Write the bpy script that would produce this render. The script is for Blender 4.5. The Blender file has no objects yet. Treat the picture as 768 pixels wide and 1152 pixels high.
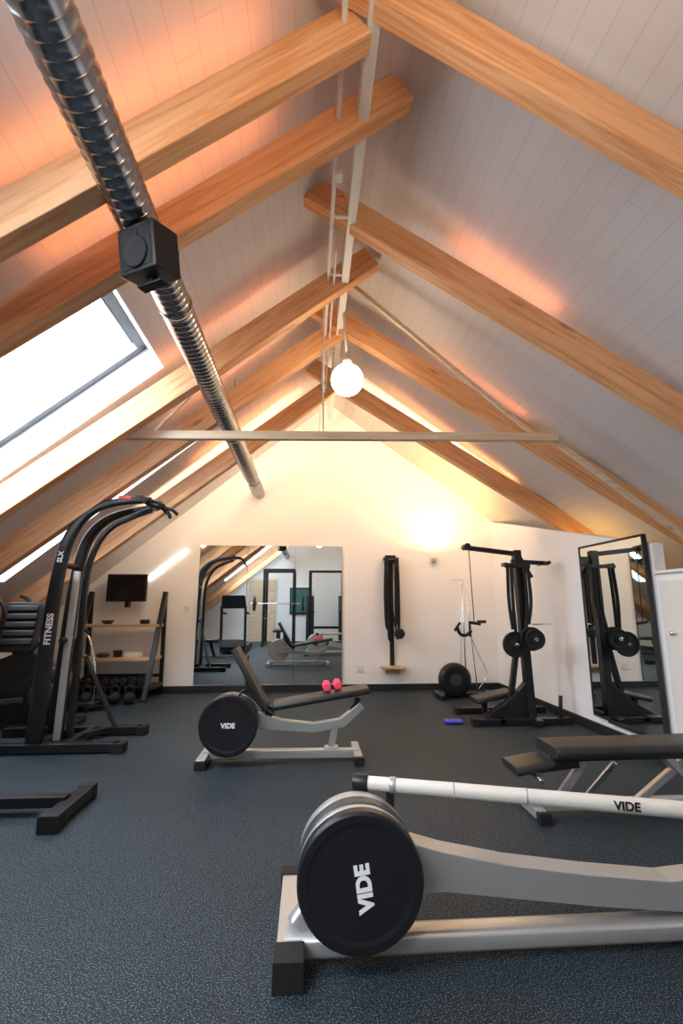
import bpy, bmesh, math
from mathutils import Vector, Matrix
V=Vector
scene=bpy.context.scene
col=scene.collection
scene.view_settings.view_transform='Standard'

# ------------------------------------------------------------ materials
def mat(name,color,rough=0.5,metal=0.0,noise=None,bump=0.0,nscale=20,spec=0.5,emit=None,estr=0,coat=0):
    m=bpy.data.materials.new(name); m.use_nodes=True
    nt=m.node_tree; p=nt.nodes['Principled BSDF']
    p.inputs['Base Color'].default_value=(*color,1)
    p.inputs['Roughness'].default_value=rough
    p.inputs['Metallic'].default_value=metal
    p.inputs['Specular IOR Level'].default_value=spec
    p.inputs['Coat Weight'].default_value=coat
    if emit:
        p.inputs['Emission Color'].default_value=(*emit,1)
        p.inputs['Emission Strength'].default_value=estr
    tc=nt.nodes.new('ShaderNodeTexCoord')
    n=nt.nodes.new('ShaderNodeTexNoise'); n.inputs['Scale'].default_value=nscale
    n.inputs['Detail'].default_value=4
    nt.links.new(tc.outputs['Object'],n.inputs['Vector'])
    if noise:
        mx=nt.nodes.new('ShaderNodeMix'); mx.data_type='RGBA'
        mx.inputs[6].default_value=(*color,1); mx.inputs[7].default_value=(*noise,1)
        nt.links.new(n.outputs['Fac'],mx.inputs[0])
        nt.links.new(mx.outputs[2],p.inputs['Base Color'])
    if bump:
        b=nt.nodes.new('ShaderNodeBump'); b.inputs['Strength'].default_value=bump
        b.inputs['Distance'].default_value=0.01
        nt.links.new(n.outputs['Fac'],b.inputs['Height'])
        nt.links.new(b.outputs['Normal'],p.inputs['Normal'])
    return m

M={}
M['wall']=mat('wall_paint',(0.88,0.88,0.88),0.85,noise=(0.84,0.84,0.84),bump=0.05,nscale=60)
M['reveal']=mat('reveal_white',(0.88,0.89,0.90),0.7,noise=(0.85,0.86,0.87))
M['black']=mat('black_powder_coat',(0.009,0.009,0.011),0.36,noise=(0.014,0.014,0.016),nscale=200,spec=.4)
M['blackrub']=mat('black_rubber',(0.010,0.010,0.011),0.65,noise=(0.016,0.016,0.016),nscale=80,bump=0.1,spec=.3)
M['vinyl']=mat('black_vinyl',(0.015,0.015,0.016),0.42,noise=(0.022,0.022,0.022),nscale=150,bump=0.15)
M['darkgrey']=mat('dark_grey',(0.05,0.055,0.06),0.4,0.3)
M['silver']=mat('silver_paint',(0.50,0.50,0.49),0.33,0.55,noise=(0.45,0.45,0.44),nscale=100)
M['chrome']=mat('chrome',(0.75,0.75,0.75),0.12,1.0)
M['white']=mat('white_paint',(0.78,0.75,0.71),0.45,noise=(0.7,0.67,0.63))
M['tubewhite']=mat('grip_tube_white',(0.70,0.66,0.60),0.5,noise=(0.58,0.54,0.48),nscale=120,bump=.1)
M['label']=mat('label_white',(0.85,0.85,0.85),0.5)
M['red']=mat('red_label',(0.8,0.05,0.03),0.4)
M['pink']=mat('pink_vinyl',(0.95,0.07,0.16),0.4)
M['blue']=mat('blue_vinyl',(0.05,0.07,0.6),0.4)
M['alu']=mat('window_alu',(0.13,0.16,0.18),0.4,0.5)
M['galv']=mat('galvanised_steel',(0.50,0.51,0.52),0.22,1.0,noise=(0.30,0.31,0.33),nscale=12,bump=0.03)
M['mirror']=mat('mirror_glass',(0.74,0.80,0.79),0.01,1.0)
M['screen']=mat('screen_glass',(0.006,0.006,0.008),0.12)
M['teal']=mat('teal_screen',(0.03,0.10,0.10),0.3,emit=(0.1,0.4,0.4),estr=0.10)
M['base']=mat('baseboard_black',(0.015,0.015,0.017),0.5)
M['globe']=mat('globe_opal',(1,1,1),0.4,emit=(1,0.76,0.50),estr=22)
M['tube']=mat('sun_patch_glow',(1,1,1),0.4,emit=(1,0.96,0.90),estr=2.5)  # emission of the stand-in sun patch, no lamp tube

def wood(name,c1,c2):
    m=bpy.data.materials.new(name); m.use_nodes=True
    nt=m.node_tree; p=nt.nodes['Principled BSDF']; p.inputs['Roughness'].default_value=0.5
    tc=nt.nodes.new('ShaderNodeTexCoord'); mp=nt.nodes.new('ShaderNodeMapping')
    mp.inputs['Scale'].default_value=(0.8,15,15)
    oi=nt.nodes.new('ShaderNodeObjectInfo'); ad=nt.nodes.new('ShaderNodeVectorMath')
    cmb=nt.nodes.new('ShaderNodeMath'); cmb.operation='MULTIPLY'; cmb.inputs[1].default_value=37
    nt.links.new(oi.outputs['Random'],cmb.inputs[0])
    nt.links.new(tc.outputs['Object'],ad.inputs[0]); nt.links.new(cmb.outputs[0],ad.inputs[1])
    nt.links.new(ad.outputs[0],mp.inputs['Vector'])
    n=nt.nodes.new('ShaderNodeTexNoise'); n.inputs['Scale'].default_value=2.2; n.inputs['Detail'].default_value=6
    n.inputs['Distortion'].default_value=0.8
    nt.links.new(mp.outputs[0],n.inputs['Vector'])
    cr=nt.nodes.new('ShaderNodeValToRGB')
    cr.color_ramp.elements[0].position=0.36; cr.color_ramp.elements[0].color=(*c1,1)
    cr.color_ramp.elements[1].position=0.58; cr.color_ramp.elements[1].color=(*c2,1)
    nt.links.new(n.outputs['Fac'],cr.inputs[0])
    mp2=nt.nodes.new('ShaderNodeMapping'); mp2.inputs['Scale'].default_value=(1.6,6,6)
    nt.links.new(ad.outputs[0],mp2.inputs['Vector'])
    vo=nt.nodes.new('ShaderNodeTexVoronoi'); vo.inputs['Scale'].default_value=1.0
    nt.links.new(mp2.outputs[0],vo.inputs['Vector'])
    k=nt.nodes.new('ShaderNodeMapRange'); k.inputs[1].default_value=0.05; k.inputs[2].default_value=0.15
    k.inputs[3].default_value=0.35; k.inputs[4].default_value=1.0
    nt.links.new(vo.outputs['Distance'],k.inputs[0])
    mx=nt.nodes.new('ShaderNodeMix'); mx.data_type='RGBA'
    mx.inputs[6].default_value=(c1[0]*0.45,c1[1]*0.35,c1[2]*0.3,1)
    nt.links.new(k.outputs[0],mx.inputs[0]); nt.links.new(cr.outputs[0],mx.inputs[7])
    nt.links.new(mx.outputs[2],p.inputs['Base Color'])
    return m
M['wood']=wood('pine_wood',(0.66,0.29,0.11),(0.80,0.44,0.22))
M['palewood']=wood('pale_wood',(0.60,0.45,0.31),(0.70,0.56,0.40))
M['shelfwood']=wood('shelf_wood',(0.5,0.33,0.18),(0.62,0.44,0.27))

def plank_mat():
    m=bpy.data.materials.new('ceiling_planks'); m.use_nodes=True
    nt=m.node_tree; p=nt.nodes['Principled BSDF']; p.inputs['Roughness'].default_value=0.7
    L=nt.links.new; N=nt.nodes.new
    tc=N('ShaderNodeTexCoord'); sp=N('ShaderNodeSeparateXYZ'); L(tc.outputs['Object'],sp.inputs[0])
    def math_(op,a,b=None):
        n=N('ShaderNodeMath'); n.operation=op
        if isinstance(a,(int,float)): n.inputs[0].default_value=a
        else: L(a,n.inputs[0])
        if b is not None:
            if isinstance(b,(int,float)): n.inputs[1].default_value=b
            else: L(b,n.inputs[1])
        return n.outputs[0]
    u=math_('MULTIPLY',sp.outputs['X'],1/0.105)
    fr=math_('FRACT',u); idx=math_('FLOOR',u)
    g1=math_('LESS_THAN',fr,0.04)
    wn=N('ShaderNodeTexWhiteNoise'); wn.noise_dimensions='1D'; L(idx,wn.inputs['W'])
    off=math_('MULTIPLY',wn.outputs['Value'],3.7)
    v=math_('FRACT',math_('DIVIDE',math_('ADD',sp.outputs['Y'],off),3.7))
    g2=math_('LESS_THAN',v,0.0015)
    g=math_('MAXIMUM',g1,g2)
    no=N('ShaderNodeTexNoise'); no.inputs['Scale'].default_value=1.0; no.inputs['Detail'].default_value=5
    mp=N('ShaderNodeMapping'); mp.inputs['Scale'].default_value=(18,1.2,18); L(tc.outputs['Object'],mp.inputs[0]); L(mp.outputs[0],no.inputs['Vector'])
    c=N('ShaderNodeMix'); c.data_type='RGBA'
    c.inputs[6].default_value=(0.66,0.61,0.595,1); c.inputs[7].default_value=(0.73,0.68,0.665,1)
    L(no.outputs['Fac'],c.inputs[0])
    c2=N('ShaderNodeMix'); c2.data_type='RGBA'; c2.inputs[7].default_value=(0.46,0.41,0.39,1)
    L(math_('MULTIPLY',g,0.45),c2.inputs[0]); L(c.outputs[2],c2.inputs[6])
    L(c2.outputs[2],p.inputs['Base Color'])
    b=N('ShaderNodeBump'); b.inputs['Strength'].default_value=0.25; b.inputs['Distance'].default_value=0.005
    L(math_('SUBTRACT',1.0,g),b.inputs['Height']); L(b.outputs['Normal'],p.inputs['Normal'])
    return m
M['plank']=plank_mat()

def floor_mat():
    m=bpy.data.materials.new('rubber_floor'); m.use_nodes=True
    nt=m.node_tree; p=nt.nodes['Principled BSDF']; L=nt.links.new; N=nt.nodes.new
    p.inputs['Roughness'].default_value=0.6
    p.inputs['Specular IOR Level'].default_value=0.25
    tc=N('ShaderNodeTexCoord')
    n=N('ShaderNodeTexNoise'); n.inputs['Scale'].default_value=190; n.inputs['Detail'].default_value=2
    n2=N('ShaderNodeTexNoise'); n2.inputs['Scale'].default_value=1.3; n2.inputs['Detail'].default_value=4
    L(tc.outputs['Object'],n.inputs['Vector']); L(tc.outputs['Object'],n2.inputs['Vector'])
    cr=N('ShaderNodeValToRGB'); e=cr.color_ramp.elements
    e[0].position=0.45; e[0].color=(0.005,0.009,0.013,1)
    e[1].position=0.56; e[1].color=(0.018,0.032,0.043,1)
    e2=e.new(0.64); e2.color=(0.16,0.22,0.26,1)
    L(n.outputs['Fac'],cr.inputs[0])
    mx=N('ShaderNodeMix'); mx.data_type='RGBA'; mx.blend_type='MULTIPLY'; mx.inputs[0].default_value=0.35
    L(cr.outputs[0],mx.inputs[6]); L(n2.outputs['Fac'],mx.inputs[7]); L(mx.outputs[2],p.inputs['Base Color'])
    b=N('ShaderNodeBump'); b.inputs['Strength'].default_value=0.35; b.inputs['Distance'].default_value=0.003
    L(n.outputs['Fac'],b.inputs['Height']); L(b.outputs['Normal'],p.inputs['Normal'])
    return m
M['floor']=floor_mat()
def glass_mat():
    m=bpy.data.materials.new('window_glass'); m.use_nodes=True
    nt=m.node_tree; nt.nodes.clear(); N=nt.nodes.new; L=nt.links.new
    o=N('ShaderNodeOutputMaterial'); t=N('ShaderNodeBsdfTransparent'); g=N('ShaderNodeBsdfGlossy')
    g.inputs['Roughness'].default_value=0.02
    x=N('ShaderNodeMixShader'); x.inputs[0].default_value=0.06
    L(t.outputs[0],x.inputs[1]); L(g.outputs[0],x.inputs[2]); L(x.outputs[0],o.inputs[0])
    return m
M['glass']=glass_mat()

# ------------------------------------------------------------ builder
class B:
    def __init__(s,name): s.name=name; s.bm=bmesh.new(); s.ms=[]
    def mi(s,m):
        if m not in s.ms: s.ms.append(m)
        return s.ms.index(m)
    def face(s,vs,m,smooth=False):
        try: f=s.bm.faces.new(vs)
        except ValueError: return
        f.material_index=s.mi(m); f.smooth=smooth
    def beam(s,p1,p2,w,h,m,up=(0,0,1),w2=None,h2=None):
        p1=V(p1);p2=V(p2);d=(p2-p1).normalized();up=V(up)
        if abs(d.dot(up))>0.98: up=V((0,1,0)) if abs(d.y)<0.9 else V((1,0,0))
        sd=d.cross(up).normalized();u=sd.cross(d).normalized()
        vs=[]
        for p,ww,hh in((p1,w,h),(p2,w2 or w,h2 or h)):
            for a,b in((-1,-1),(1,-1),(1,1),(-1,1)):
                vs.append(s.bm.verts.new(p+sd*a*ww/2+u*b*hh/2))
        for f in((3,2,1,0),(4,5,6,7),(0,1,5,4),(1,2,6,5),(2,3,7,6),(3,0,4,7)):
            s.face([vs[i] for i in f],m)
    def box(s,c,sz,m):
        c=V(c); s.beam(c-V((sz[0]/2,0,0)),c+V((sz[0]/2,0,0)),sz[1],sz[2],m)
    def lathe(s,c,axis,prof,m,seg=40):
        c=V(c);a=V(axis).normalized()
        t=V((0,0,1)) if abs(a.z)<0.9 else V((1,0,0))
        e1=a.cross(t).normalized();e2=a.cross(e1).normalized()
        rings=[]
        for r,h in prof:
            if r<1e-6: rings.append([s.bm.verts.new(c+a*h)])
            else: rings.append([s.bm.verts.new(c+a*h+(e1*math.cos(2*math.pi*i/seg)+e2*math.sin(2*math.pi*i/seg))*r) for i in range(seg)])
        for k in range(len(rings)-1):
            A,C=rings[k],rings[k+1]
            flat=abs(prof[k][1]-prof[k+1][1])<1e-6
            for i in range(seg):
                j=(i+1)%seg
                if len(A)==1 and len(C)==1: continue
                if len(A)==1: s.face([A[0],C[j],C[i]],m,not flat)
                elif len(C)==1: s.face([A[i],A[j],C[0]],m,not flat)
                else: s.face([A[i],A[j],C[j],C[i]],m,not flat)
    def cyl(s,p1,p2,r,m,r2=None,seg=20):
        p1=V(p1);p2=V(p2);L=(p2-p1).length
        s.lathe(p1,p2-p1,[(0,0),(r,0),(r if r2 is None else r2,L),(0,L)],m,seg)
    def sphere(s,c,r,m,seg=32,sz=1.0):
        n=seg//2
        s.lathe(c,(0,0,1),[(r*math.sin(math.pi*i/n) if 0<i<n else 0,-r*sz*math.cos(math.pi*i/n)) for i in range(n+1)],m,seg)
    def path(s,pts,n=6):
        pts=[V(p) for p in pts]; out=[]
        P=[pts[0]*2-pts[1]]+pts+[pts[-1]*2-pts[-2]]
        for i in range(1,len(P)-2):
            for k in range(n):
                t=k/n;a,b,c,d=P[i-1],P[i],P[i+1],P[i+2]
                out.append(0.5*((2*b)+(c-a)*t+(2*a-5*b+4*c-d)*t*t+(3*b-a-3*c+d)*t**3))
        out.append(pts[-1]); return out
    def sweep(s,pts,w,h,m,side=None,n=6,e=2.0,seg=12,curve=True,w2=None,h2=None):
        P=s.path(pts,n) if curve and len(pts)>2 else [V(p) for p in pts]
        rings=[];prev=None
        for i,p in enumerate(P):
            t=(P[min(i+1,len(P)-1)]-P[max(i-1,0)]).normalized()
            if side is not None: sd=V(side); sd=(sd-t*sd.dot(t)).normalized()
            elif prev is None:
                sd=t.cross(V((0,0,1)) if abs(t.z)<0.9 else V((1,0,0))).normalized()
            else: sd=(prev-t*prev.dot(t)).normalized()
            prev=sd;u=sd.cross(t).normalized()
            f=i/(len(P)-1); ww=w+(w2-w)*f if w2 else w; hh=h+(h2-h)*f if h2 else h
            ring=[]
            for k in range(seg):
                a=2*math.pi*(k+0.5)/seg;ca,sa=math.cos(a),math.sin(a)
                x=math.copysign(abs(ca)**(2/e),ca);y=math.copysign(abs(sa)**(2/e),sa)
                ring.append(s.bm.verts.new(p+sd*x*ww/2+u*y*hh/2))
            rings.append(ring)
        for A,C in zip(rings,rings[1:]):
            for i in range(seg):
                j=(i+1)%seg; s.face([A[i],A[j],C[j],C[i]],m,True)
        s.face(rings[0][::-1],m); s.face(rings[-1],m)
    def tube(s,pts,r,m,**k): s.sweep(pts,2*r,2*r,m,**k)
    def rbar(s,pts,w,h,m,side,**k): s.sweep(pts,w,h,m,side=side,e=5,seg=16,**k)
    def prism(s,pts,ext,m):
        e=V(ext);a=[s.bm.verts.new(V(p)) for p in pts];b=[s.bm.verts.new(V(p)+e) for p in pts]
        s.face(a[::-1],m);s.face(b,m);n=len(a)
        for i in range(n): s.face([a[i],a[(i+1)%n],b[(i+1)%n],b[i]],m)
    def done(s,bevel=0.004,origin=None):
        bmesh.ops.recalc_face_normals(s.bm,faces=s.bm.faces)
        me=bpy.data.meshes.new(s.name); s.bm.to_mesh(me); s.bm.free()
        for m in s.ms: me.materials.append(M[m])
        o=bpy.data.objects.new(s.name,me); col.objects.link(o)
        if bevel:
            md=o.modifiers.new('bevel','BEVEL'); md.width=bevel; md.segments=2; md.limit_method='ANGLE'; md.angle_limit=math.radians(50)
        return o
def text(body,size,loc,rot,parent,m='label',name='label',bold=.03):
    c=bpy.data.curves.new(name,'FONT'); c.body=body; c.size=size; c.extrude=0.0008
    c.align_x='CENTER'; c.align_y='CENTER'; c.offset=size*bold
    t=bpy.data.objects.new(name,c); col.objects.link(t)
    dg=bpy.context.evaluated_depsgraph_get()
    me=bpy.data.meshes.new_from_object(t.evaluated_get(dg))
    o=bpy.data.objects.new(name,me); col.objects.link(o)
    bpy.data.objects.remove(t)
    me.materials.clear(); me.materials.append(M[m])
    o.parent=parent
    o.matrix_basis=Matrix.Translation(V(loc))@rot
    return o
R=lambda a,ax: Matrix.Rotation(math.radians(a),4,ax)

# ------------------------------------------------------------ room
RX=0.28; RZ=4.36; SL=0.84; SR=0.73
YB=7.2; YF=-2.6; XL=-3.9; XR=4.1; WX=2.8
zl=lambda x: RZ-SL*(RX-x)
zr=lambda x: RZ-SR*(x-RX)
b=B('floor'); b.box(((XL+XR)/2,(YB+YF)/2,-0.05),(XR-XL+.3,YB-YF+.3,0.1),'floor'); b.done(0)
gable=[(XL-.12,0),(XR+.12,0),(XR+.12,zr(XR+.12)),(RX,RZ),(XL-.12,zl(XL-.12))]
b=B('wall_back'); b.prism([(x,YB,z) for x,z in gable],(0,.12,0),'wall'); b.done(0)
b=B('wall_front'); b.prism([(x,YF-.12,z) for x,z in gable],(0,.12,0),'wall'); b.done(0)
b=B('wall_left'); b.box((XL-.06,(YB+YF)/2,zl(XL)/2),(.12,YB-YF,zl(XL)),'wall'); b.done(0)
b=B('wall_eaves'); b.box((XR+.06,(YB+YF)/2,zr(XR)/2),(.12,YB-YF,zr(XR)),'wall'); b.done(0)
b=B('wall_right')
b.prism([(WX,YF,0),(WX,YB,0),(WX,YB,2.47),(WX,3.74,1.70),(WX,3.74,1.45),(WX,YF,1.45)],(.1,0,0),'wall'); b.done(0.003)
b=B('trim_1'); b.box((WX+.04,(3.73+YF)/2,1.46),(.14,3.73-YF,.025),'white'); b.done()
b=B('baseboard_back'); b.box(((XL+WX)/2,YB-.01,.045),(WX-XL-.002,.02,.09),'base'); b.done(0.003)
b=B('baseboard_right'); b.box((WX-.01,(YB+YF)/2,.045),(.02,YB-YF-.05,.09),'base'); b.done(0.003)
b=B('baseboard_left'); b.box((XL+.01,(YB+YF)/2,.045),(.02,YB-YF-.05,.09),'base'); b.done(0.003)
holes=[(-1.9,-0.6,-0.9,-2.6),(0.0,1.25,-0.9,-2.6),(2.66,3.72,-1.20,-2.8),(4.75,5.32,-1.2,-3.2)]
nL=V((-SL,0,1)).normalized(); nR=V((SR,0,1)).normalized()
def slabL(b,x0,x1,y0,y1):
    b.prism([(x0,y0,zl(x0)),(x1,y0,zl(x1)),(x1,y1,zl(x1)),(x0,y1,zl(x0))],nL*0.08,'plank')
b=B('ceiling'); y=YF-.12
for h in holes:
    slabL(b,RX,XL-.12,y,h[0]); slabL(b,RX,h[2],h[0],h[1]); slabL(b,h[3],XL-.12,h[0],h[1]); y=h[1]
slabL(b,RX,XL-.12,y,YB+.12); b.done(0)
b=B('ceiling')
b.prism([(RX,YF-.12,RZ),(XR+.12,YF-.12,zr(XR+.12)),(XR+.12,YB+.12,zr(XR+.12)),(RX,YB+.12,RZ)],nR*0.08,'plank'); b.done(0)
for i,h in enumerate(holes):
    b=B('window_%d'%(i+1)); y0,y1,xt,xb=h; D=.34
    Y=V((0,1,0)); I=.012
    a0=V((xt,y0,zl(xt)));c0=V((xb,y0,zl(xb))); dn=(c0-a0).normalized()
    a0=a0+dn*I+Y*I-nL*.004; c0=c0-dn*I+Y*I-nL*.004; a1=a0+Y*(y1-y0-2*I); c1=c0+Y*(y1-y0-2*I)
    T=.011
    def rv(p,q,e): b.prism([p,q,q+nL*D,p+nL*D],e,'reveal')
    rv(a0,a1,-dn*T); rv(c0,c1,dn*T); rv(a0,c0,-Y*T); rv(a1,c1,Y*T)
    fw=.07
    q0=a0+nL*(D-.09);q1=a1+nL*(D-.09);r0=c0+nL*(D-.09);r1=c1+nL*(D-.09)
    b.beam(q0+Y*fw/2,r0+Y*fw/2,fw,.07,'alu',up=nL); b.beam(q1-Y*fw/2,r1-Y*fw/2,fw,.07,'alu',up=nL)
    b.beam(q0+dn*fw/2,q1+dn*fw/2,fw,.07,'alu',up=nL); b.beam(r0-dn*fw/2,r1-dn*fw/2,fw,.07,'alu',up=nL)
    b.beam((q0+q1)/2+dn*.02,(r0+r1)/2,y1-y0-.1,.008,'glass',up=nL)
    b.cyl(q0+dn*.08+Y*.2-nL*.04,q0+dn*.08+Y*(y1-y0-.2)-nL*.04,.01,'alu')
    rv2=lambda p,q,e: b.prism([p+nL*.08,q+nL*.08,q+nL*(D+.02),p+nL*(D+.02)],e,'alu')
    rv2(a0-dn*T,a1-dn*T,-dn*.05); rv2(c0+dn*T,c1+dn*T,dn*.05); rv2(a0-Y*T,c0-Y*T,-Y*.05); rv2(a1+Y*T,c1+Y*T,Y*.05)
    b.done(0)
    ld=bpy.data.lights.new('skylight_portal','AREA'); ld.shape='RECTANGLE'; ld.size=(c0-a0).length; ld.size_y=y1-y0
    ld.energy=1; ld.cycles.is_portal=True
    lo=bpy.data.objects.new('skylight_portal',ld); col.objects.link(lo)
    cen=(q0+q1+r0+r1)/4+nL*.12
    zax=nL; xax=-dn; yax=zax.cross(xax)
    lo.matrix_world=Matrix.Translation(cen)@Matrix((xax,yax,zax)).transposed().to_4x4()

# rafters
def rafter(xa,za,xb,zb,y,w=.10,h=.20,m='wood',name='roof_rafter'):
    p1=V((xa,y,za));p2=V((xb,y,zb));L=(p2-p1).length;d=(p2-p1)/L
    b=B(name); b.beam((-L/2,0,0),(L/2,0,0),w,h,m); o=b.done(.006)
    z=d.cross(V((0,1,0)))
    o.matrix_world=Matrix.Translation((p1+p2)/2)@Matrix((d,V((0,1,0)),z)).transposed().to_4x4()
    return o
rl=lambda x:3.96-.79*(RX-x)
rr=lambda x:3.96-.63*(x-RX)
for y in(-1.0,.35,1.69,2.99,4.31,5.58): rafter(-.07,rr(-.07),4.05,rr(4.05),y)
for y,xe in((-1.7,.4),(-.4,.4),(1.80,.20),(2.25,.50),(3.63,.50),(4.43,.32),(5.70,.32)): rafter(xe,rl(xe),-3.86,rl(-3.86),y)
b=B('ridge_beam'); b.beam((.27,YF+.01,3.93),(.27,6.6,3.93),.062,.15,'white'); b.done()
b=B('electrical_conduit')
b.cyl((.13,YF+.01,3.86),(.13,7.19,3.86),.014,'white'); b.cyl((.175,3.2,3.84),(.175,7.19,3.84),.009,'white')
for y in(1.2,2.3,2.9,3.5,4.7,5.6): b.box((.2,y,3.87),(.12,.025,.015),'white')
b.box((.155,2.55,3.85),(.05,.07,.05),'white'); b.box((.185,2.72,3.85),(.02,.03,.02),'red')
b.cyl((.15,6.4,3.86),(.15,6.4,3.1),.008,'white')
b.done()
b=B('collar_tie'); b.beam((-1.62,3.75,2.53),(2.09,3.75,2.60),.05,.07,'palewood'); b.done()
b=B('truss_rods')
ty=3.80
b.beam((.30,ty,4.05),(1.95,ty,2.60),.03,.035,'palewood')
b.beam((2.07,ty,2.60),(3.15,ty,1.76),.03,.05,'palewood')
b.beam((-1.58,ty,2.52),(-2.9,ty,1.45),.03,.05,'palewood')
b.beam((-1.30,ty,2.55),(-1.0,ty,2.90),.015,.02,'palewood')
b.cyl((.10,ty,2.56),(.10,ty,3.85),.007,'white')
b.done()

# duct
b=B('ventilation_duct'); prof=[(0,0)]; y=0; Lr=YB-.01-(YF+.01)
while y<Lr-.06:
    prof+=[(.089,y),(.089,y+.036),(.0912,y+.039),(.0912,y+.043),(.089,y+.046)]; y+=.05
prof+=[(.089,Lr),(0,Lr)]
b.lathe((-.78,YF+.01,2.88),(0,1,0),prof,'galv',32)
for yy in (2.5,4.6,6.4):
    b.lathe((-.78,yy,2.88),(0,1,0),[(.09,0),(.096,0),(.096,.03),(.09,.03)],'galv',32)
    b.cyl((-.78,yy+.015,2.97),(-.78,yy+.015,zl(-.78)),.004,'galv')
b.done(0)

# speaker on duct
b=B('ceiling_speaker')
c=V((-.71,1.9,2.70))
rot=R(-28,'Z')@R(12,'X')
def T(p): return c+(rot@V(p))
b.prism([T((-.1,-.08,-.10)),T((.1,-.08,-.10)),T((.1,-.08,.10)),T((-.1,-.08,.10))],(rot@V((0,.15,0))),'black')
b.prism([T((-.085,-.083,-.085)),T((.085,-.083,-.085)),T((.085,-.083,.085)),T((-.085,-.083,.085))],(rot@V((0,.01,0))),'blackrub')
b.lathe(T((0,-.085,-.02)),rot@V((0,-1,0)),[(0,0),(.03,0),(.06,.008),(.066,.008),(.066,0)],'blackrub')
b.lathe(T((0,-.085,.06)),rot@V((0,-1,0)),[(0,.006),(.02,.004),(.024,0)],'blackrub')
b.beam(T((-.07,0,-.13)),T((.07,0,-.13)),.05,.012,'black'); b.beam(T((0,0,-.13)),T((0,0,-.10)),.04,.04,'black')
b.beam(T((0,.02,.1)),(-.76,1.94,2.82),.04,.02,'black')
b.done(.008)

for (x,y) in((.32,4.0),(.32,.9),(.32,-1.2)):
    b=B('globe_pendant_lamp'); z=3.19
    b.sphere((x,y,z),.145,'globe'); b.cyl((x,y,z+.135),(x,y,z+.22),.05,'white',r2=.035)
    b.cyl((x,y,z+.2),(x-.03,y,3.87),.012,'white'); b.done(0)
b=B('wall_sconce'); sx=1.88; sz=1.88
b.lathe((sx,YB-.07,sz-.04),(0,0,1),[(0,0),(.035,0),(.055,.05),(.056,.07),(.050,.07),(.04,.02),(0,.02)],'white',24)
b.box((sx,YB-.02,sz-.01),(.06,.04,.06),'white'); b.done(0)
b=B('sun_patch_strip'); b.beam((-2.33,YB-.02,1.56),(-1.80,YB-.02,2.00),.03,.06,'tube',up=(-.6,0,.8)); b.done(.01)  # glowing strip stands in for a slanted sun patch on the wall

# ------------------------------------------------------------ mirrors, tv
b=B('wall_mirror'); x0,x1,z0,z1=-1.60,.49,.11,2.07
b.box(((x0+x1)/2,YB-.012,(z0+z1)/2),(x1-x0,.02,z1-z0),'darkgrey')
for i in range(3):
    w=(x1-x0)/3; xx=x0+w*(i+.5); b.box((xx,YB-.025,(z0+z1)/2),(w-.004,.008,z1-z0-.004),'mirror')
b.done(0)
b=B('wall_mirror'); b.box((WX-.035,4.235,.975),(.03,.95,1.6),'base')
b.box((WX-.053,4.235,.975),(.008,.93,1.58),'mirror')
for zz in(.175,1.775): b.box((WX-.045,4.235,zz),(.04,.95,.015),'base')
for yy in(3.765,4.705): b.box((WX-.045,yy,.975),(.04,.015,1.61),'base')
b.box((WX-.04,4.235,.16),(.05,.5,.02),'base')
b.done(.003)
b=B('television'); cx,cz=-2.54,1.44
b.box((cx,YB-.20,cz),(.54,.05,.38),'black'); b.box((cx,YB-.227,cz+.01),(.50,.006,.33),'screen')
b.box((cx,YB-.10,cz),(.10,.17,.08),'black'); b.box((cx,YB-.018,cz-.02),(.14,.03,.24),'black'); b.box((cx,YB-.13,cz-.23),(.05,.1,.08),'black'); b.done()
b=B('door_1'); b.box((WX-.009,3.12,.76),(.016,1.14,1.26),'white')
b.sphere((WX-.04,3.58,.99),.018,'chrome',16); b.cyl((WX-.04,3.58,.99),(WX-.012,3.58,.99),.008,'chrome'); b.done(0)
b=B('door_2'); b.box((-1.6,YF+.03,1.03),(.9,.04,2.06),'palewood'); b.box((-1.6,YF+.012,1.05),(1.04,.02,2.14),'white'); b.cyl((-1.25,YF+.05,1.0),(-1.25,YF+.11,1.0),.01,'chrome'); b.cyl((-1.25,YF+.10,1.0),(-1.37,YF+.10,1.0),.01,'chrome'); b.done()
b=B('wall_screen'); b.box((-.3,YF+.03,1.35),(.7,.05,.9),'black'); b.box((-.3,YF+.058,1.35),(.62,.006,.8),'teal'); b.done()
b=B('wall_outlet'); b.box((-1.75,YB-.006,1.15),(.085,.012,.085),'white'); b.done(.002)
b=B('wall_outlet'); b.box((.75,YB-.006,.30),(.085,.012,.085),'white'); b.done(.002)

def flywheel(b,c,r,d,face='black'):
    ax=(0,1,0)
    b.lathe(c,ax,[(0,.006),(r*.80,.006),(r*.86,0),(r*.97,0),(r,.008),(r,d*.22),(r*.96,d*.26)],face,64)
    b.lathe(c,ax,[(r*.96,d*.26),(r*.985,d*.27),(r*.985,d*.38),(r*.95,d*.40)],'silver',64)
    b.lathe(c,ax,[(r*.95,d*.40),(r*.985,d*.42),(r*.985,d*.70),(r*.94,d*.72)],'darkgrey',64)
    b.lathe(c,ax,[(r*.94,d*.72),(r*.97,d*.74),(r*.97,d*.96),(r*.9,d),(0,d)],'silver',64)

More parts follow.
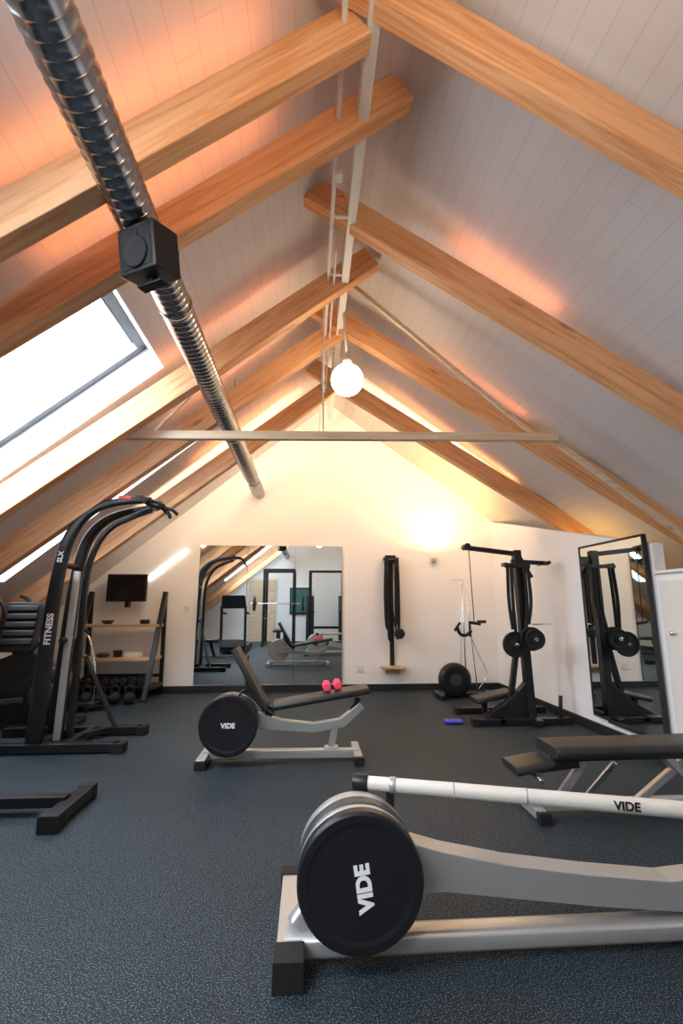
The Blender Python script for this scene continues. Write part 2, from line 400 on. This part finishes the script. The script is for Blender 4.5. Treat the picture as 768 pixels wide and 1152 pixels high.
# foreground rowing machine
b=B('flywheel_rowing_machine')
fc=V((.187,1.80,.287)); flywheel(b,fc,.215,.23)
b.beam((-.05,1.80,.05),(-.05,2.32,.05),.085,.07,'silver')
b.box((-.05,1.82,.045),(.10,.10,.09),'blackrub'); b.box((-.05,2.32,.045),(.10,.07,.09),'blackrub')
b.rbar([(-.07,1.92,.055),(2.3,1.92,.055)],.09,.065,'silver',(0,1,0),curve=False)
b.rbar([(-.03,1.95,.08),(.03,1.98,.14),(.10,2.0,.22),(.18,2.0,.27)],.07,.08,'silver',(0,1,0))
pr=[(.18,.37),(.36,.365),(.50,.325),(.75,.275),(1.05,.235),(1.34,.205),(1.48,.215),(1.65,.27),(2.0,.33),(2.3,.35),(2.3,.27),(2.0,.25),(1.75,.19),(1.58,.12),(1.38,.105),(1.05,.135),(.75,.17),(.50,.20),(.36,.20),(.18,.20)]
b.prism([(x,1.90,z) for x,z in pr],(0,.10,0),'silver')
b.cyl((.187,1.99,.287),(.187,2.08,.287),.06,'black')
b.beam((1.46,1.94,.06),(1.46,1.94,.15),.08,.2,'silver')
b.beam((2.25,1.60,.05),(2.25,2.3,.05),.085,.07,'silver'); b.box((2.25,1.6,.045),(.1,.08,.09),'blackrub'); b.box((2.25,2.3,.045),(.1,.08,.09),'blackrub')
b.rbar([(1.95,1.95,.41),(2.35,1.95,.41)],.30,.07,'vinyl',(0,1,0),curve=False); b.box((2.15,1.95,.35),(.15,.12,.06),'black')
t0=V((.19,2.10,.502));t1=V((1.75,1.62,.50))
b.cyl(t0,t1,.026,'tubewhite',r2=.028,seg=28); b.cyl(t0,t0+(t1-t0).normalized()*.06,.031,'black',seg=28)
b.cyl(t0+(t1-t0)*.09,t0+(t1-t0)*.105,.030,'silver')
b.cyl(t0+(t1-t0)*.40,t0+(t1-t0)*.405,.0290,'silver')
b.cyl(t0+(t1-t0)*.24,t0+(t1-t0)*.243,.0285,'silver')
b.beam(t0+(t1-t0)*.09,(.33,2.06,.31),.03,.02,'black')
b.beam((1.5,1.70,.49),(1.5,1.93,.17),.04,.04,'black')
o=b.done(.006)
text('VIDE',.068,(.20,1.8042,.272),R(90,'X')@R(98,'Z'),o,name='drum_label',bold=.05)
dr=(t1-t0).normalized()
p=t0+dr*.98
text('VIDE',.040,(p.x,p.y-.030,p.z+.004),Matrix.Rotation(math.atan2(dr.y,dr.x),4,'Z')@R(90,'X'),o,'black','tube_label')

# middle adjustable bench with flywheel
b=B('flywheel_exercise_bench'); yy=4.10
flywheel(b,V((-.60,3.93,.30)),.222,.2)
b.beam((-.79,3.92,.04),(-.79,4.42,.04),.07,.06,'silver'); b.box((-.79,3.94,.03),(.085,.08,.06),'blackrub')
b.beam((-.80,yy,.06),(.42,yy,.05),.07,.06,'silver')
b.beam((.40,3.95,.04),(.40,4.35,.04),.06,.06,'silver'); b.box((.40,3.95,.03),(.075,.06,.06),'blackrub')
pr=[(-.60,.37),(-.40,.36),(-.2,.30),(.05,.27),(.26,.30),(.42,.42),(.46,.38),(.3,.24),(.05,.20),(-.2,.22),(-.45,.24),(-.60,.24)]
b.prism([(x,yy,z) for x,z in pr],(0,.07,0),'silver')
b.beam((.19,yy+.03,.06),(.23,yy+.03,.26),.05,.05,'silver'); b.beam((-.35,yy+.03,.25),(-.28,yy+.03,.40),.05,.06,'black')
b.beam((.14,yy+.03,.07),(.25,yy+.03,.07),.08,.05,'silver')
b.beam((.33,yy+.03,.30),(.42,yy+.03,.46),.04,.04,'black')
b.rbar([(-.27,yy+.08,.40),(.50,yy+.08,.52)],.27,.055,'vinyl',(0,1,0),curve=False)
b.rbar([(-.33,yy+.08,.38),(-.60,yy+.08,.85)],.27,.055,'vinyl',(0,1,0),curve=False)
b.tube([(-.30,yy+.08,.33),(-.46,yy+.08,.50),(-.50,yy+.08,.62)],.02,'black')
b.tube([(-.60,3.97,.30),(-.5,3.97,.55),(-.38,4.0,.45),(-.25,3.98,.36)],.008,'black')
o=b.done(.005)
text('VIDE',.05,(-.60,3.9335,.30),R(90,'X'),o,name='drum_label',bold=.05)
b=B('pink_dumbbells')
for dx in(0,.09):
    for s_ in(-1,1): b.lathe((.16+dx,4.24+s_*.035,.535+dx*.15),(0,s_,0),[(0,0),(.033,0),(.038,.01),(.038,.045),(.030,.055),(0,.055)],'pink',6)
    b.cyl((.16+dx,4.2,.535+dx*.15),(.16+dx,4.28,.535+dx*.15),.014,'pink')
b.done(.003)

# right flat bench
b=B('weight_bench'); yy=2.88
b.rbar([(1.37,yy,.395),(2.45,yy,.405)],.26,.065,'vinyl',(0,1,0),curve=False)
b.rbar([(1.15,yy,.30),(1.36,yy,.33)],.22,.05,'vinyl',(0,1,0),curve=False)
b.beam((1.18,yy,.275),(1.55,yy,.31),.05,.035,'black'); b.beam((1.40,yy,.345),(2.40,yy,.35),.05,.04,'black')
b.beam((1.30,yy+.10,.06),(2.42,yy+.10,.06),.06,.05,'silver')
b.beam((1.33,yy+.0,.035),(1.33,yy+.28,.035),.06,.05,'silver'); b.box((1.33,yy+.0,.03),(.07,.05,.06),'blackrub')
b.beam((2.40,yy-.0,.035),(2.40,yy+.28,.035),.06,.05,'silver'); b.box((2.40,yy-.0,.03),(.07,.05,.06),'blackrub')
b.beam((1.45,yy+.10,.07),(1.62,yy+.03,.33),.045,.045,'silver'); b.beam((2.38,yy+.10,.07),(2.10,yy+.03,.33),.05,.05,'silver')
b.beam((1.95,yy+.10,.07),(2.25,yy+.03,.33),.04,.04,'silver')
b.beam((1.62,yy+.10,.08),(1.80,yy+.04,.30),.02,.03,'chrome'); b.cyl((1.25,yy-.18,.28),(1.25,yy+.2,.28),.012,'chrome')
b.done(.005)

# left flat bench (mostly outside the frame)
b=B('weight_bench'); yy=3.2
b.beam((-1.38,2.98,.05),(-1.38,3.42,.05),.09,.07,'black'); b.box((-1.38,2.98,.045),(.11,.09,.09),'blackrub'); b.box((-1.38,3.42,.045),(.10,.06,.09),'blackrub')
b.beam((-1.40,yy,.075),(-2.75,yy,.075),.08,.06,'black'); b.beam((-1.6,yy+.06,.06),(-2.75,yy+.06,.06),.03,.04,'chrome')
b.beam((-2.75,2.98,.05),(-2.75,3.42,.05),.09,.07,'black')
b.beam((-2.05,yy,.08),(-2.15,yy,.40),.06,.06,'black'); b.beam((-2.7,yy,.08),(-2.6,yy,.40),.06,.06,'black')
b.rbar([(-1.98,yy,.44),(-3.0,yy,.44)],.28,.07,'vinyl',(0,1,0),curve=False); b.done(.005)

# ------------------------------------------------------------ cable tower left
b=B('cable_tower_machine')
for y0,dx,tp in((4.42,0,0),(4.72,.02,-.03)):
    b.rbar([(-2.25+dx,y0,.08),(-2.235+dx,y0,.8),(-2.205+dx,y0,1.45),(-2.14+dx,y0,1.80),(-2.00+dx,y0,2.02+tp),(-1.78+dx,y0,2.12+tp),(-1.45,y0,2.15)],.07,.13,'black',(0,1,0),h2=.05)
b.rbar([(-2.11,4.50,.08),(-2.10,4.50,.8),(-2.08,4.50,1.50)],.03,.06,'silver',(0,1,0))
b.rbar([(-2.05,4.60,.08),(-2.045,4.60,.8),(-2.04,4.60,1.45),(-1.98,4.60,1.74),(-1.86,4.60,1.92),(-1.68,4.60,2.02),(-1.5,4.60,2.09)],.05,.05,'black',(0,1,0))
for y0 in(4.42,4.98):
    b.beam((-2.75,y0,.045),(-1.56,y0,.045),.09,.07,'black'); b.box((-1.56,y0,.04),(.10,.11,.08),'blackrub'); b.box((-2.75,y0,.04),(.10,.11,.08),'blackrub')
b.beam((-2.23,4.42,.06),(-2.23,4.98,.06),.08,.06,'black'); b.beam((-2.0,4.42,.06),(-2.0,4.98,.06),.05,.05,'black')
b.beam((-2.05,4.66,.06),(-1.86,4.98,.05),.05,.05,'black')
b.beam((-2.04,4.72,.75),(-1.80,4.96,.07),.035,.035,'darkgrey')
b.cyl((-2.17,4.42,1.55),(-2.17,4.72,1.55),.025,'black'); b.cyl((-1.5,4.38,2.14),(-1.5,4.76,2.14),.03,'black')
b.cyl((-2.12,4.42,.9),(-2.12,4.72,.9),.025,'black')
b.box((-1.68,4.42,2.165),(.12,.075,.03),'red'); b.box((-1.56,4.42,2.17),(.06,.072,.04),'black')
b.tube([(-1.45,4.42,2.14),(-1.37,4.42,2.12),(-1.31,4.42,2.06),(-1.27,4.42,1.98)],.016,'black')
b.tube([(-1.43,4.72,2.14),(-1.35,4.72,2.12),(-1.29,4.72,2.07)],.016,'black')
b.cyl((-1.34,4.34,2.08),(-1.30,4.50,2.02),.018,'blackrub')
o=b.done(.005)
text('FITNESS',.075,(-2.215,4.384,1.0),R(90,'X')@R(89,'Z'),o,name='frame_label')
text('SLX',.06,(-2.185,4.384,1.62),R(90,'X')@R(85,'Z'),o,name='frame_label')

# elliptical trainer
b=B('elliptical_trainer'); y0=5.30
b.lathe((-2.62,y0-.10,.32),(0,1,0),[(0,0),(.2,0),(.27,.02),(.28,.05),(.28,.15),(.27,.18),(.2,.2),(0,.2)],'black',40)
b.lathe((-2.62,y0-.115,.32),(0,1,0),[(0,0),(.12,0),(.14,.015)],'darkgrey',32)
b.prism([(-3.1,y0-.09,.08),(-2.45,y0-.09,.06),(-2.40,y0-.09,.35),(-2.62,y0-.09,.62),(-2.80,y0-.09,.78),(-3.1,y0-.09,.66)],(0,.18,0),'black')
b.beam((-3.75,y0,.04),(-2.3,y0,.04),.08,.07,'darkgrey')
b.beam((-2.35,y0-.25,.035),(-2.35,y0+.25,.035),.07,.06,'black'); b.beam((-3.7,y0-.25,.035),(-3.7,y0+.25,.035),.07,.06,'black')
b.rbar([(-2.85,y0,.55),(-2.95,y0,.8),(-2.95,y0,1.0)],.12,.12,'black',(0,1,0))
cc=V((-2.92,y0-.06,1.02)); rt=R(10,'Z')@R(-14,'X')
q=[cc+rt@V(p) for p in((-.15,0,-.28),(.11,0,-.28),(.17,0,-.20),(.19,0,.15),(.14,0,.22),(-.15,0,.22),(-.21,0,.15),(-.20,0,-.20))]
b.prism(q,rt@V((0,.06,0)),'black')
for k in range(5):
    z=.15-.085*k
    b.rbar([cc+rt@V((-.15,-.012,z)),cc+rt@V((.13,-.012,z))],.03,.06,'vinyl',rt@V((0,1,0)),curve=False)
for s_ in(-1,1):
    yy=y0+s_*.26
    b.tube([(-2.95,yy,.45),(-3.02,yy,.8),(-2.98,yy,1.1),(-3.05,yy,1.25),(-3.15,yy,1.30)],.018,'black')
    b.beam((-2.75,yy-s_*.06,.30),(-3.6,yy-s_*.06,.22),.04,.05,'darkgrey'); b.box((-3.25,yy-s_*.03,.30),(.36,.14,.04),'blackrub')
b.tube([(-2.8,y0-.18,.70),(-2.66,y0-.2,.82),(-2.62,y0-.18,.92)],.014,'black')
b.done(.008)

# ------------------------------------------------------------ storage rack
b=B('equipment_shelf')
for x in(-3.03,-2.02):
    b.beam((x-.04,6.55,.0),(x,7.05,1.38),.06,.07,'black',up=(0,-1,.3)); b.beam((x,7.12,.0),(x,7.05,1.38),.05,.05,'black')
    b.beam((x-.02,6.62,.14),(x,7.12,.14),.04,.05,'black')
    b.box((x-.04,6.57,.015),(.08,.12,.03),'blackrub')
for z,y0,y1 in((.93,6.84,7.1),(.50,6.70,7.12)):
    b.box((-2.52,(y0+y1)/2,z),(1.0,y1-y0,.035),'shelfwood')
b.beam((-3.03,7.05,.26),(-2.03,7.05,.26),.03,.04,'black')
b.box((-2.54,6.86,.16),(1.0,.36,.02),'black')
b.done(.004)
b=B('dumbbell_set')
for i in range(8):
    x=-2.95+.115*i
    for s_ in(-1,1): b.lathe((x,6.80+s_*.07,.224),(0,s_,0),[(0,0),(.045,0),(.052,.01),(.052,.06),(.04,.07),(0,.07)],'blackrub',8)
    b.cyl((x,6.73,.224),(x,6.87,.224),.015,'chrome')
b.done(.003)
b=B('shelf_accessories')
b.lathe((-2.75,6.96,.948),(0,0,1),[(0,0),(.05,0),(.09,.05),(.08,.05),(.04,.01),(0,.01)],'darkgrey',20)
b.lathe((-2.25,6.96,.948),(0,0,1),[(0,0),(.06,0),(.07,.05),(.05,.06),(0,.06)],'black',20)
b.lathe((-2.75,6.9,.518),(0,0,1),[(0,0),(.08,0),(.08,.05),(0,.05)],'darkgrey',20); b.box((-2.35,6.9,.55),(.2,.14,.06),'white')
b.lathe((-2.55,6.88,.518),(0,0,1),[(0,0),(.05,0),(.06,.09),(0,.09)],'black',20)
b.done(.003)
b=B('kettlebell_set')
for i,x in enumerate((-2.9,-2.72,-2.54,-2.38,-2.2)):
    y=6.42+.03*(i%2); b.sphere((x,y,.075),.075,'blackrub',20); b.tube([(x-.04,y,.13),(x-.045,y,.19),(x,y,.215),(x+.045,y,.19),(x+.04,y,.13)],.012,'blackrub')
b.done(0)
b=B('mini_stepper')
b.beam((-2.66,6.1,.03),(-2.36,6.1,.03),.05,.05,'black'); b.beam((-2.5,5.95,.03),(-2.5,6.3,.03),.05,.05,'black')
b.tube([(-2.5,6.1,.05),(-2.5,6.1,.4),(-2.58,6.1,.75),(-2.66,6.1,.92)],.013,'chrome'); b.cyl((-2.72,6.1,.96),(-2.60,6.1,.86),.018,'blackrub')
b.box((-2.60,6.0,.09),(.2,.09,.02),'blackrub'); b.box((-2.42,6.2,.12),(.2,.09,.02),'blackrub'); b.box((-2.5,6.1,.07),(.1,.2,.05),'darkgrey')
b.done(.004)

# ------------------------------------------------------------ hanging bands
b=B('resistance_band_station'); x=1.22
b.box((x,YB-.022,1.12),(.06,.04,1.55),'black'); b.box((x,YB-.065,1.88),(.22,.10,.04),'black'); b.box((x,YB-.02,1.88),(.16,.035,.12),'black')
b.cyl((x-.10,YB-.13,1.86),(x+.10,YB-.13,1.86),.02,'black')
for dx,zb in((-.095,.85),(-.06,.70),(.05,.9),(.085,.72)):
    for k,dy in((0,-.155),(1,-.11)):
        b.tube([(x+dx+.01*k,YB+dy,1.87),(x+dx*1.1,YB+dy,1.4),(x+dx*1.0,YB+dy,zb+.1),(x+dx*.7,YB-.13,zb)],.017,'blackrub')
b.lathe((x+.09,YB-.19,.80),(0,1,0),[(0,0),(.05,0),(.075,.01),(.075,.05),(.05,.06),(0,.06)],'black',24)
b.tube([(x+.02,YB-.13,1.85),(x+.0,YB-.14,1.2),(x+.05,YB-.14,.82)],.01,'black')
b.box((x,YB-.12,.33),(.34,.2,.03),'shelfwood'); b.box((x,YB-.03,.28),(.2,.04,.10),'shelfwood')
b.done(.003)

# ------------------------------------------------------------ small flywheel pulley trainer
b=B('cable_pulley_trainer')
c=V((1.93,6.45,.24))
b.lathe(c,(0,1,0),[(0,0),(.16,0),(.20,.01),(.215,.03),(.215,.09),(.20,.11),(0,.11)],'black',48); b.lathe(c-V((0,.004,0)),(0,1,0),[(0,0),(.07,0),(.08,.006)],'darkgrey',32)
b.beam((1.70,6.62,.03),(2.60,6.62,.03),.07,.05,'black'); b.beam((1.75,6.4,.03),(1.75,6.85,.03),.06,.05,'black'); b.beam((2.45,6.4,.03),(2.45,6.85,.03),.06,.05,'black')
b.cyl((1.93,6.5,.24),(1.93,6.64,.24),.03,'black'); b.beam((1.93,6.62,.05),(1.93,6.62,.26),.05,.05,'black')
b.cyl((2.13,6.65,.05),(2.16,6.72,1.55),.012,'chrome'); b.cyl((2.28,6.65,.05),(2.20,6.72,1.55),.008,'chrome')
b.cyl((2.16,6.72,1.55),(2.16,7.18,1.58),.012,'chrome'); b.cyl((2.05,6.62,.30),(2.14,6.68,1.52),.004,'chrome')
b.tube([(2.02,6.6,.92),(2.06,6.6,.82),(2.14,6.6,.80),(2.22,6.6,.86)],.022,'black'); b.cyl((1.98,6.58,.86),(2.06,6.58,.97),.018,'blackrub'); b.cyl((2.2,6.6,.78),(2.2,6.6,.95),.016,'blackrub'); b.cyl((2.30,6.58,.98),(2.42,6.58,.98),.02,'blackrub')
b.tube([(2.28,6.6,.1),(2.40,6.6,.3),(2.3,6.6,.55),(2.2,6.6,.80)],.006,'chrome')
b.done(.004)
b=B('exercise_slider'); b.rbar([(1.42,5.22,.02),(1.60,5.20,.02)],.10,.03,'blue',(0,1,0),curve=False); b.done()

# ------------------------------------------------------------ plate-loaded station right
b=B('plate_loaded_pull_station'); py=5.15
b.beam((2.32,py,.06),(2.30,py+.05,1.80),.08,.09,'black')
b.beam((2.10,py+.05,.06),(2.26,py+.05,.9),.05,.06,'black')
b.beam((1.72,py+.06,1.83),(2.32,py+.06,1.76),.05,.05,'black'); b.beam((2.24,py+.06,1.68),(2.66,py+.06,1.66),.05,.045,'black')
b.beam((2.30,py+.06,1.80),(2.46,py+.06,1.50),.04,.04,'black')
b.cyl((1.74,py,1.84),(1.74,py+.14,1.84),.035,'black'); b.cyl((2.62,py-.06,1.66),(2.62,py+.2,1.66),.02,'black')
b.cyl((1.77,py+.07,1.82),(1.79,py+.07,1.02),.005,'black'); b.cyl((1.73,py+.07,1.02),(1.86,py+.07,1.0),.016,'blackrub')
for (x,y,z,r) in((2.14,py-.16,.80,.13),(2.30,py-.20,.86,.12),(2.30,py-.28,.86,.10)):
    b.lathe((x,y,z),(0,1,0),[(.02,0),(.05,0),(.055,.01),(r*.8,.01),(r*.85,0),(r,.0),(r,.04),(.02,.04)],'blackrub',40)
b.cyl((2.30,py-.30,.86),(2.30,py+.05,.86),.022,'chrome'); b.cyl((2.14,py-.2,.80),(2.24,py+.05,.84),.018,'chrome')
for dx,zb in((-.13,.95),(-.09,.85),(.05,.95),(.09,1.0)):
    b.tube([(2.28+dx,py-.05,1.62),(2.28+dx*1.1,py-.06,1.25),(2.26+dx*.8,py-.07,zb)],.018,'blackrub')
b.beam((2.12,py-.05,1.62),(2.40,py-.05,1.62),.03,.04,'black'); b.beam((2.12,py+.0,1.64),(2.4,py+.0,1.60),.1,.04,'black')
b.cyl((2.40,py,1.0),(2.62,py,1.0),.008,'chrome')
b.beam((1.70,py-.06,.035),(2.66,py-.06,.035),.08,.06,'black'); b.beam((1.70,py+.5,.035),(2.66,py+.5,.035),.08,.06,'black')
b.beam((2.32,py-.2,.04),(2.32,py+.75,.04),.08,.06,'black'); b.beam((1.98,py-.1,.04),(1.98,py+.5,.04),.06,.05,'black')
b.prism([(1.82,py-.02,.07),(2.30,py-.02,.07),(2.30,py-.02,.42),(2.22,py-.02,.34),(2.05,py-.02,.20)],(0,.10,0),'black')
b.rbar([(1.78,py+.2,.20),(2.18,py+.2,.28)],.26,.06,'vinyl',(0,1,0),curve=False); b.beam((1.9,py+.2,.06),(1.9,py+.2,.2),.05,.05,'black')
for xx,yy in((1.70,py-.06),(2.66,py-.06),(1.70,py+.5),(2.66,py+.5)): b.box((xx,yy,.035),(.07,.10,.07),'blackrub')
b.cyl((2.60,py-.06,.06),(2.62,py-.06,.28),.02,'black')
b.done(.004)

# ------------------------------------------------------------ equipment behind camera (seen in the mirrors)
b=B('power_rack')
for x in(-1.35,-.45):
    for y in(-1.5,-.6):
        b.beam((x,y,0),(x,y,2.3),.08,.08,'black')
    b.beam((x,-1.6,.04),(x,-.4,.04),.07,.07,'black'); b.beam((x,-1.5,2.27),(x,-.6,2.27),.07,.07,'black')
    b.cyl((x,-1.4,.8),(x,-.7,.8),.03,'chrome')
for y in(-1.5,-.6): b.beam((-1.35,y,2.27),(-.45,y,2.27),.07,.07,'black')
b.cyl((-1.75,-.53,1.25),(-.1,-.53,1.25),.015,'chrome')
for x in(-1.66,-.2): b.lathe((x,-.53,1.25),(1,0,0),[(0,0),(.22,0),(.22,.06),(0,.06)],'blackrub',40)
for x in(-1.35,-.45): b.beam((x,-.58,1.2),(x,-.5,1.23),.05,.04,'black')
b.rbar([(-.9,-1.3,.45),(-.9,-.2,.45)],.28,.07,'vinyl',(1,0,0),curve=False); b.beam((-.9,-1.2,0),(-.9,-1.2,.42),.07,.07,'black'); b.beam((-.9,-.3,0),(-.9,-.3,.42),.07,.07,'black')
b.done(.004)
b=B('cable_crossover_machine')
for x in(.05,1.10): b.beam((x,-1.3,0),(x,-1.3,2.3),.10,.10,'black'); b.beam((x,-1.7,.04),(x,-.9,.04),.08,.08,'black'); b.box((x,-1.5,.8),(.26,.2,1.4),'darkgrey')
b.beam((.05,-1.3,2.27),(1.10,-1.3,2.27),.08,.08,'black'); b.beam((.05,-1.5,.5),(1.10,-1.5,.5),.08,.08,'black')
for x in(.15,1.0): b.cyl((x,-1.25,2.2),(x,-1.2,1.0),.006,'chrome'); b.cyl((x-.06,-1.2,1.0),(x+.06,-1.2,1.0),.015,'blackrub')
b.done(.004)
b=B('treadmill')
b.box((-1.9,.9,.11),(.62,1.6,.14),'black'); b.box((-1.9,.85,.185),(.46,1.45,.012),'blackrub')
b.rbar([(-1.9,1.45,.2),(-1.9,1.72,.26)],.62,.2,'darkgrey',(1,0,0),curve=False)
for x in(-2.2,-1.6):
    b.beam((x,1.6,.15),(x,1.72,1.18),.06,.09,'black'); b.rbar([(x,1.70,1.05),(x,1.35,1.0),(x,1.05,.98)],.05,.05,'blackrub',(1,0,0))
b.prism([(-2.22,1.66,1.12),(-1.58,1.66,1.12),(-1.62,1.76,1.45),(-2.18,1.76,1.45)],(0,.07,0),'black')
b.prism([(-2.08,1.652,1.17),(-1.72,1.652,1.17),(-1.74,1.742,1.40),(-2.06,1.742,1.40)],(0,.01,0),'screen')
b.done(.005)

# ------------------------------------------------------------ lights
def area(name,loc,size,size_y,energy,color,direction,xaxis=(1,0,0)):
    ld=bpy.data.lights.new(name,'AREA'); ld.shape='RECTANGLE'; ld.size=size; ld.size_y=size_y; ld.energy=energy; ld.color=color
    o=bpy.data.objects.new(name,ld); col.objects.link(o)
    z=-V(direction).normalized(); x=V(xaxis).normalized(); x=(x-z*x.dot(z)).normalized(); y=z.cross(x)
    o.matrix_world=Matrix.Translation(V(loc))@Matrix((x,y,z)).transposed().to_4x4(); return o
dR=V((1,0,-.63)).normalized(); dLf=V((-1,0,-.79)).normalized()
upR=V((.63,0,1)).normalized(); upL=V((-.79,0,1)).normalized()
OR=(1,.30,.10)
for y,e,cx,ln in((.35,1.5,1.3,1.6),(2.99,1.1,1.25,.9),(4.31,.7,1.5,1.2),(5.58,2.2,1.6,2.0)):
    p=V((cx,y,rr(cx)))+upR*.112; area('rafter_led_strip',p,ln,.05,e,OR,upR,dR)
for y,e in((-.4,2),(1.80,2.2),(2.25,2.0),(3.63,1.2),(4.43,1.2),(5.70,3)):
    p=V((-.65,y,rl(-.65)))+upL*.112; area('rafter_led_strip',p,1.5,.05,e,OR,upL,dLf)
# added warm fill lights behind the last rafters, brightening the back wall
for cx,f,d_,yy in((1.40,rr,dR,5.645),(-.95,rl,dLf,5.765)):
    area('back_wall_warm_fill',(cx,yy,f(cx)-.03),2.4,.06,30,(1,.72,.46),(0,1,0),d_)
ld=bpy.data.lights.new('sconce_bulb','SPOT'); ld.energy=100; ld.color=(1,.56,.15); ld.shadow_soft_size=.03; ld.spot_size=math.radians(160); ld.spot_blend=1
o=bpy.data.objects.new('sconce_bulb',ld); col.objects.link(o); o.location=(sx,YB-.38,sz+.12)
o.rotation_euler=V((0.0,.25,1)).to_track_quat('-Z','Y').to_euler()
ld=bpy.data.lights.new('eaves_glow_fill','POINT'); ld.energy=5; ld.color=(1,.55,.10); ld.shadow_soft_size=.05  # unseen light added for the yellow glow under the rafter end
o=bpy.data.objects.new('eaves_glow_fill',ld); col.objects.link(o); o.location=(3.2,5.3,1.75)

w=bpy.data.worlds.new('World'); scene.world=w; w.use_nodes=True
bg=w.node_tree.nodes['Background']; bg.inputs[0].default_value=(.80,.90,1,1); bg.inputs[1].default_value=20

# ------------------------------------------------------------ camera
cd=bpy.data.cameras.new('camera'); cam=bpy.data.objects.new('camera',cd); col.objects.link(cam)
cd.sensor_fit='VERTICAL'; cd.sensor_height=36; cd.lens=540/1152*36; cd.clip_start=.02
cam.location=(0,0,1.2); cam.rotation_euler=(math.radians(101),0,math.radians(-3.85))
scene.camera=cam
